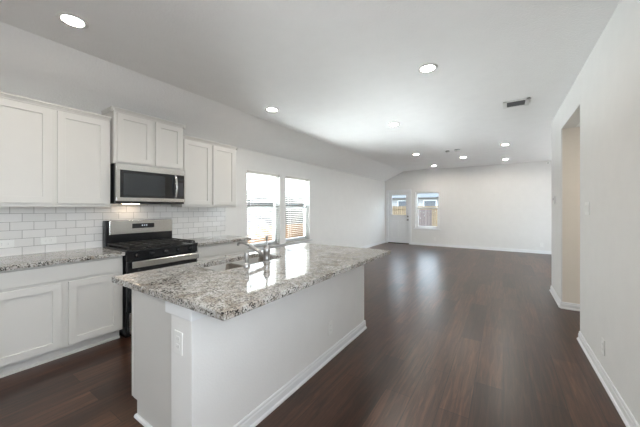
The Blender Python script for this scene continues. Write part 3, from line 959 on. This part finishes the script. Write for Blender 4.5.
make_outlet('white horizontal outlet on the tile backsplash nearer the range', (tx, 0.85, 1.035), 0, True)
make_outlet('white horizontal outlet on the tile backsplash at the left picture edge', (tx, 0.55, 1.03), 0, True)
make_outlet('white outlet on the narrow end of the island below the corner cap', (-1.437, IYK0, 0.655), R(-90))
make_outlet('white outlet low on the long bar side of the island', (IXK1, 2.17, 0.275), 0)
make_outlet('white outlet low on the right wall near the camera', (XR, 3.09, 0.265), R(180))
make_outlet('white outlet low on the far wall at the right', (0.98, YF, 0.26), R(-90))
make_outlet('white outlet low on the far wall under the window', (-2.05, YF, 0.26), R(-90))
make_switch('light_switch', 'wide white switch plate on the right wall beside the hall opening', 'switch', (XR, 3.59, 1.365), R(180), 3)
make_switch('light_switch', 'small white switch on the left wall near the back door', 'switch', (XL, 9.713, 1.36), 0, 1)
t = thing('thermostat', 'small white thermostat on the wall end past the hall opening', 'thermostat', (XR, 5.55, 1.49), R(180))
obj('housing', B(0, 0.024, -0.05, 0.05, -0.06, 0.06, 0.006), M_plate, t, world=False)
obj('screen', B(0.0235, 0.0248, -0.03, 0.03, 0.0, 0.035, 0.0005), M_slot, t, world=False)

# ================================================================== CEILING FIXTURES
def make_light(label, loc):
    t = thing('recessed_light', label, 'ceiling light', loc, group='recessed ceiling lights')
    obj('trim_ring', lathe(bmesh.new(), [(0.064, -0.002), (0.068, -0.008), (0.092, -0.005), (0.096, 0.0), (0.064, 0.0)], (0, 0, 0), n=32), M_plate, t, world=False)
    obj('lens', lathe(bmesh.new(), [(0, -0.0045), (0.055, -0.0045), (0.065, -0.0025), (0.065, 0.0)], (0, 0, 0), n=32), M_lens, t, world=False)
    return t
L0 = make_light('lit recessed ceiling light nearest the wall cabinets, top left of the picture', (-2.71, 0.724, H))
for x, y, lab in (
    (-0.636, 2.945, 'large lit recessed ceiling light above the floor right of the island, closest to the vent'),
    (-2.767, 2.949, 'lit recessed ceiling light between the microwave cabinet and the side windows'),
    (-1.536, 4.602, 'lit recessed ceiling light in mid ceiling, first one past the island'),
    (-1.904, 7.486, 'lit recessed ceiling light nearer row, left, in the living area'),
    (-1.914, 9.798, 'lit recessed ceiling light closest to the far window'),
    (-0.916, 8.651, 'lit recessed ceiling light in the centre of the living area, behind the smoke detectors'),
    (0.039, 7.42, 'lit recessed ceiling light nearer row, right, in the living area'),
    (0.062, 9.675, 'lit recessed ceiling light at the far right, close to the far wall')):
    dup(L0, (x, y, H), lab)

dup(L0, (-0.64, 0.72, H), 'lit recessed ceiling light above the near end of the island, out of view')
dup(L0, (-2.71, -1.6, H), 'added unseen recessed ceiling light behind the camera, left side')  # downlights behind the camera are added to brighten the room
dup(L0, (-0.64, -1.6, H), 'added unseen recessed ceiling light behind the camera, right side')
dup(L0, (-2.71, -3.7, H), 'added unseen recessed ceiling light by the wall behind the camera, left side')
dup(L0, (-0.64, -3.7, H), 'added unseen recessed ceiling light by the wall behind the camera, right side')
dup(L0, (1.6, 4.2, ZO), 'lit recessed ceiling light inside the side hallway')
dup(L0, (2.1, 8.0, H), 'added unseen recessed ceiling light round the corner of the living area')  # added out of view as extra light for the living area

vx0, vx1, vy0, vy1 = 0.0, 0.29, 4.43, 4.72
t = thing('ceiling_vent', 'white ceiling air vent with dark louvres near the right wall', 'vent', ((vx0 + vx1) / 2, (vy0 + vy1) / 2, H))
bm = bmesh.new()
e = 0.045
box(bm, vx0, vx0 + e, vy0, vy1, H - 0.01, H, 0.003); box(bm, vx1 - e, vx1, vy0, vy1, H - 0.01, H, 0.003)
box(bm, vx0, vx1, vy0, vy0 + e, H - 0.01, H, 0.003); box(bm, vx0, vx1, vy1 - e, vy1, H - 0.01, H, 0.003)
obj('vent_frame', bm, M_plate, t)
obj('duct_opening', B(vx0 + e, vx1 - e, vy0 + e, vy1 - e, H - 0.0015, H - 0.0002), M_dark, t)
bm = bmesh.new()
for k in range(7):
    yy = vy0 + e + 0.012 + k * 0.028
    b = bmesh.new()
    box(b, vx0 + e, vx1 - e, -0.009, 0.009, -0.0008, 0.0008)
    bmesh.ops.transform(b, matrix=Matrix.Translation((0, yy, H - 0.0075)) @ Matrix.Rotation(R(-30), 4, 'X'), verts=b.verts)
    merge(bm, b)
obj('louvres', bm, M_louvre, t)

def detector(name, label, x, y, r):
    t = thing(name, label, 'detector', (x, y, H))
    obj('shadow_mount', lathe(bmesh.new(), [(0, -0.012), (r * 0.92, -0.012), (r * 0.92, 0), (0, 0)], (x, y, H)), M_dark, t)  # dark disc stands in for the shadow round the housing
    obj('housing', lathe(bmesh.new(), [(0, -0.045), (r * 0.55, -0.045), (r * 0.9, -0.03), (r, -0.0125), (0, -0.0125)], (x, y, H)), M_plate, t)
    return t
detector('smoke_detector', 'larger round smoke detector on the ceiling between the living area lights', -0.93, 7.45, 0.07)
detector('smoke_detector', 'smaller round smoke detector left of the other one on the ceiling', -1.15, 7.5, 0.05)
t = thing('motion_sensor', 'tiny white sensor at the top of the far wall, right end', 'sensor', (1.12, YF, 2.72))
obj('housing', B(1.08, 1.16, YF - 0.05, YF, 2.69, 2.755, 0.012), M_plate, t)
obj('sensor_window', B(1.10, 1.14, YF - 0.052, YF - 0.045, 2.70, 2.72, 0.002), M_slot, t)

# ================================================================== OUTSIDE
struct('ground', B(-40, 40, -30, 60, -1.0, -0.9), M_soil)
def fence_y(label, x, y0, y1, z1, m):
    t = thing('wooden_fence', label, 'fence', (x, (y0 + y1) / 2, -0.9))
    bm = bmesh.new()
    y = y0
    while y < y1:
        box(bm, x - 0.01, x + 0.01, y, y + 0.134, -0.9, z1 + random.uniform(-0.008, 0.008)); y += 0.14
    obj('boards', bm, m, t)
    for z in (-0.6, z1 - 0.2): obj('rail', B(x - 0.05, x - 0.011, y0, y1, z, z + 0.09), m, t)
    return t
def fence_x(label, y, x0, x1, z1, m):
    t = thing('wooden_fence', label, 'fence', ((x0 + x1) / 2, y, -0.9))
    bm = bmesh.new()
    x = x0
    while x < x1:
        box(bm, x, x + 0.134, y - 0.01, y + 0.01, -0.9, z1 + random.uniform(-0.008, 0.008)); x += 0.14
    obj('boards', bm, m, t)
    for z in (-0.6, z1 - 0.2): obj('rail', B(x0, x1, y - 0.05, y - 0.011, z, z + 0.09), m, t)
    return t
fence_y('orange cedar board fence outside the two side windows', -7.2, 5.0, 14.0, 0.72, M_cedar)
fence_x('grey-pink weathered board fence right outside the far window', 14.0, -3.95, -2.95, 1.30, M_greyfence)
fence_x('tan board fence across the yard beyond the back door', 18.5, -9.0, 2.0, 1.5, M_tanfence)

def house(label, x0, x1, y0, y1, z1, wm, wins, rise=1.6, ridge='Y'):
    t = thing('neighbour_house', label, 'house', ((x0 + x1) / 2, (y0 + y1) / 2, -0.9))
    w = obj('wall', B(x0, x1, y0, y1, -0.9, z1), wm, t)
    bm = bmesh.new()
    e = 0.4
    if ridge == 'Y':
        xm = (x0 + x1) / 2
        p = [(x0 - e, z1 - 0.1), (x1 + e, z1 - 0.1), (x1 + e, z1), (xm, z1 + rise), (x0 - e, z1)]
        a = [bm.verts.new((x, y0 - e, z)) for x, z in p]; c = [bm.verts.new((x, y1 + e, z)) for x, z in p]
    else:
        ym = (y0 + y1) / 2
        p = [(y0 - e, z1 - 0.1), (y1 + e, z1 - 0.1), (y1 + e, z1), (ym, z1 + rise), (y0 - e, z1)]
        a = [bm.verts.new((x0 - e, y, z)) for y, z in p]; c = [bm.verts.new((x1 + e, y, z)) for y, z in p]
    for i in range(5): bm.faces.new((a[i], a[(i + 1) % 5], c[(i + 1) % 5], c[i]))
    bm.faces.new(a[::-1]); bm.faces.new(c)
    bmesh.ops.recalc_face_normals(bm, faces=bm.faces[:])
    obj('roof', bm, M_roof, t)
    for bx in wins:
        f = obj('window', B(*bx), M_vinyl, t)
        bx2 = list(bx)
        k = 0 if bx[1] - bx[0] < bx[3] - bx[2] else 2
        j = 2 if k == 0 else 0
        bx2[j] += 0.08; bx2[j + 1] -= 0.08; bx2[4] += 0.08; bx2[5] -= 0.08
        if k == 0: bx2[1] += 0.01
        else: bx2[2] -= 0.01
        obj('pane', B(*bx2), M_farpane, f)
    return t
house('taupe sided neighbouring house beyond the cedar fence', -19.0, -13.0, 10.0, 28.0, 2.2, M_siding, [], 0.5)
house('pale sided house beyond the yard, seen through the back door and far window', -14.0, 4.0, 30.0, 38.0, 2.5, M_whitesid,
      [(-9.6, -8.3, 29.96, 30.02, 1.2, 2.2), (-6.9, -5.6, 29.96, 30.02, 1.2, 2.2), (-3.0, -1.6, 29.96, 30.02, 1.2, 2.2)], 1.3, 'X')
b = bmesh.new()
bmesh.ops.create_icosphere(b, subdivisions=3, radius=0.45)
for v in b.verts: v.co = v.co * (1 + random.uniform(-0.18, 0.18)) + Vector((-5.6, 21.0, 1.2))
merge_b = bmesh.new(); merge(merge_b, b)
cyl(merge_b, (-5.6, 21.0, -0.9), (-5.6, 21.0, 0.9), 0.05, n=10)
tag(obj('shrub', merge_b, M_bush), 'dark green shrub beyond the yard seen through the far window', 'shrub')
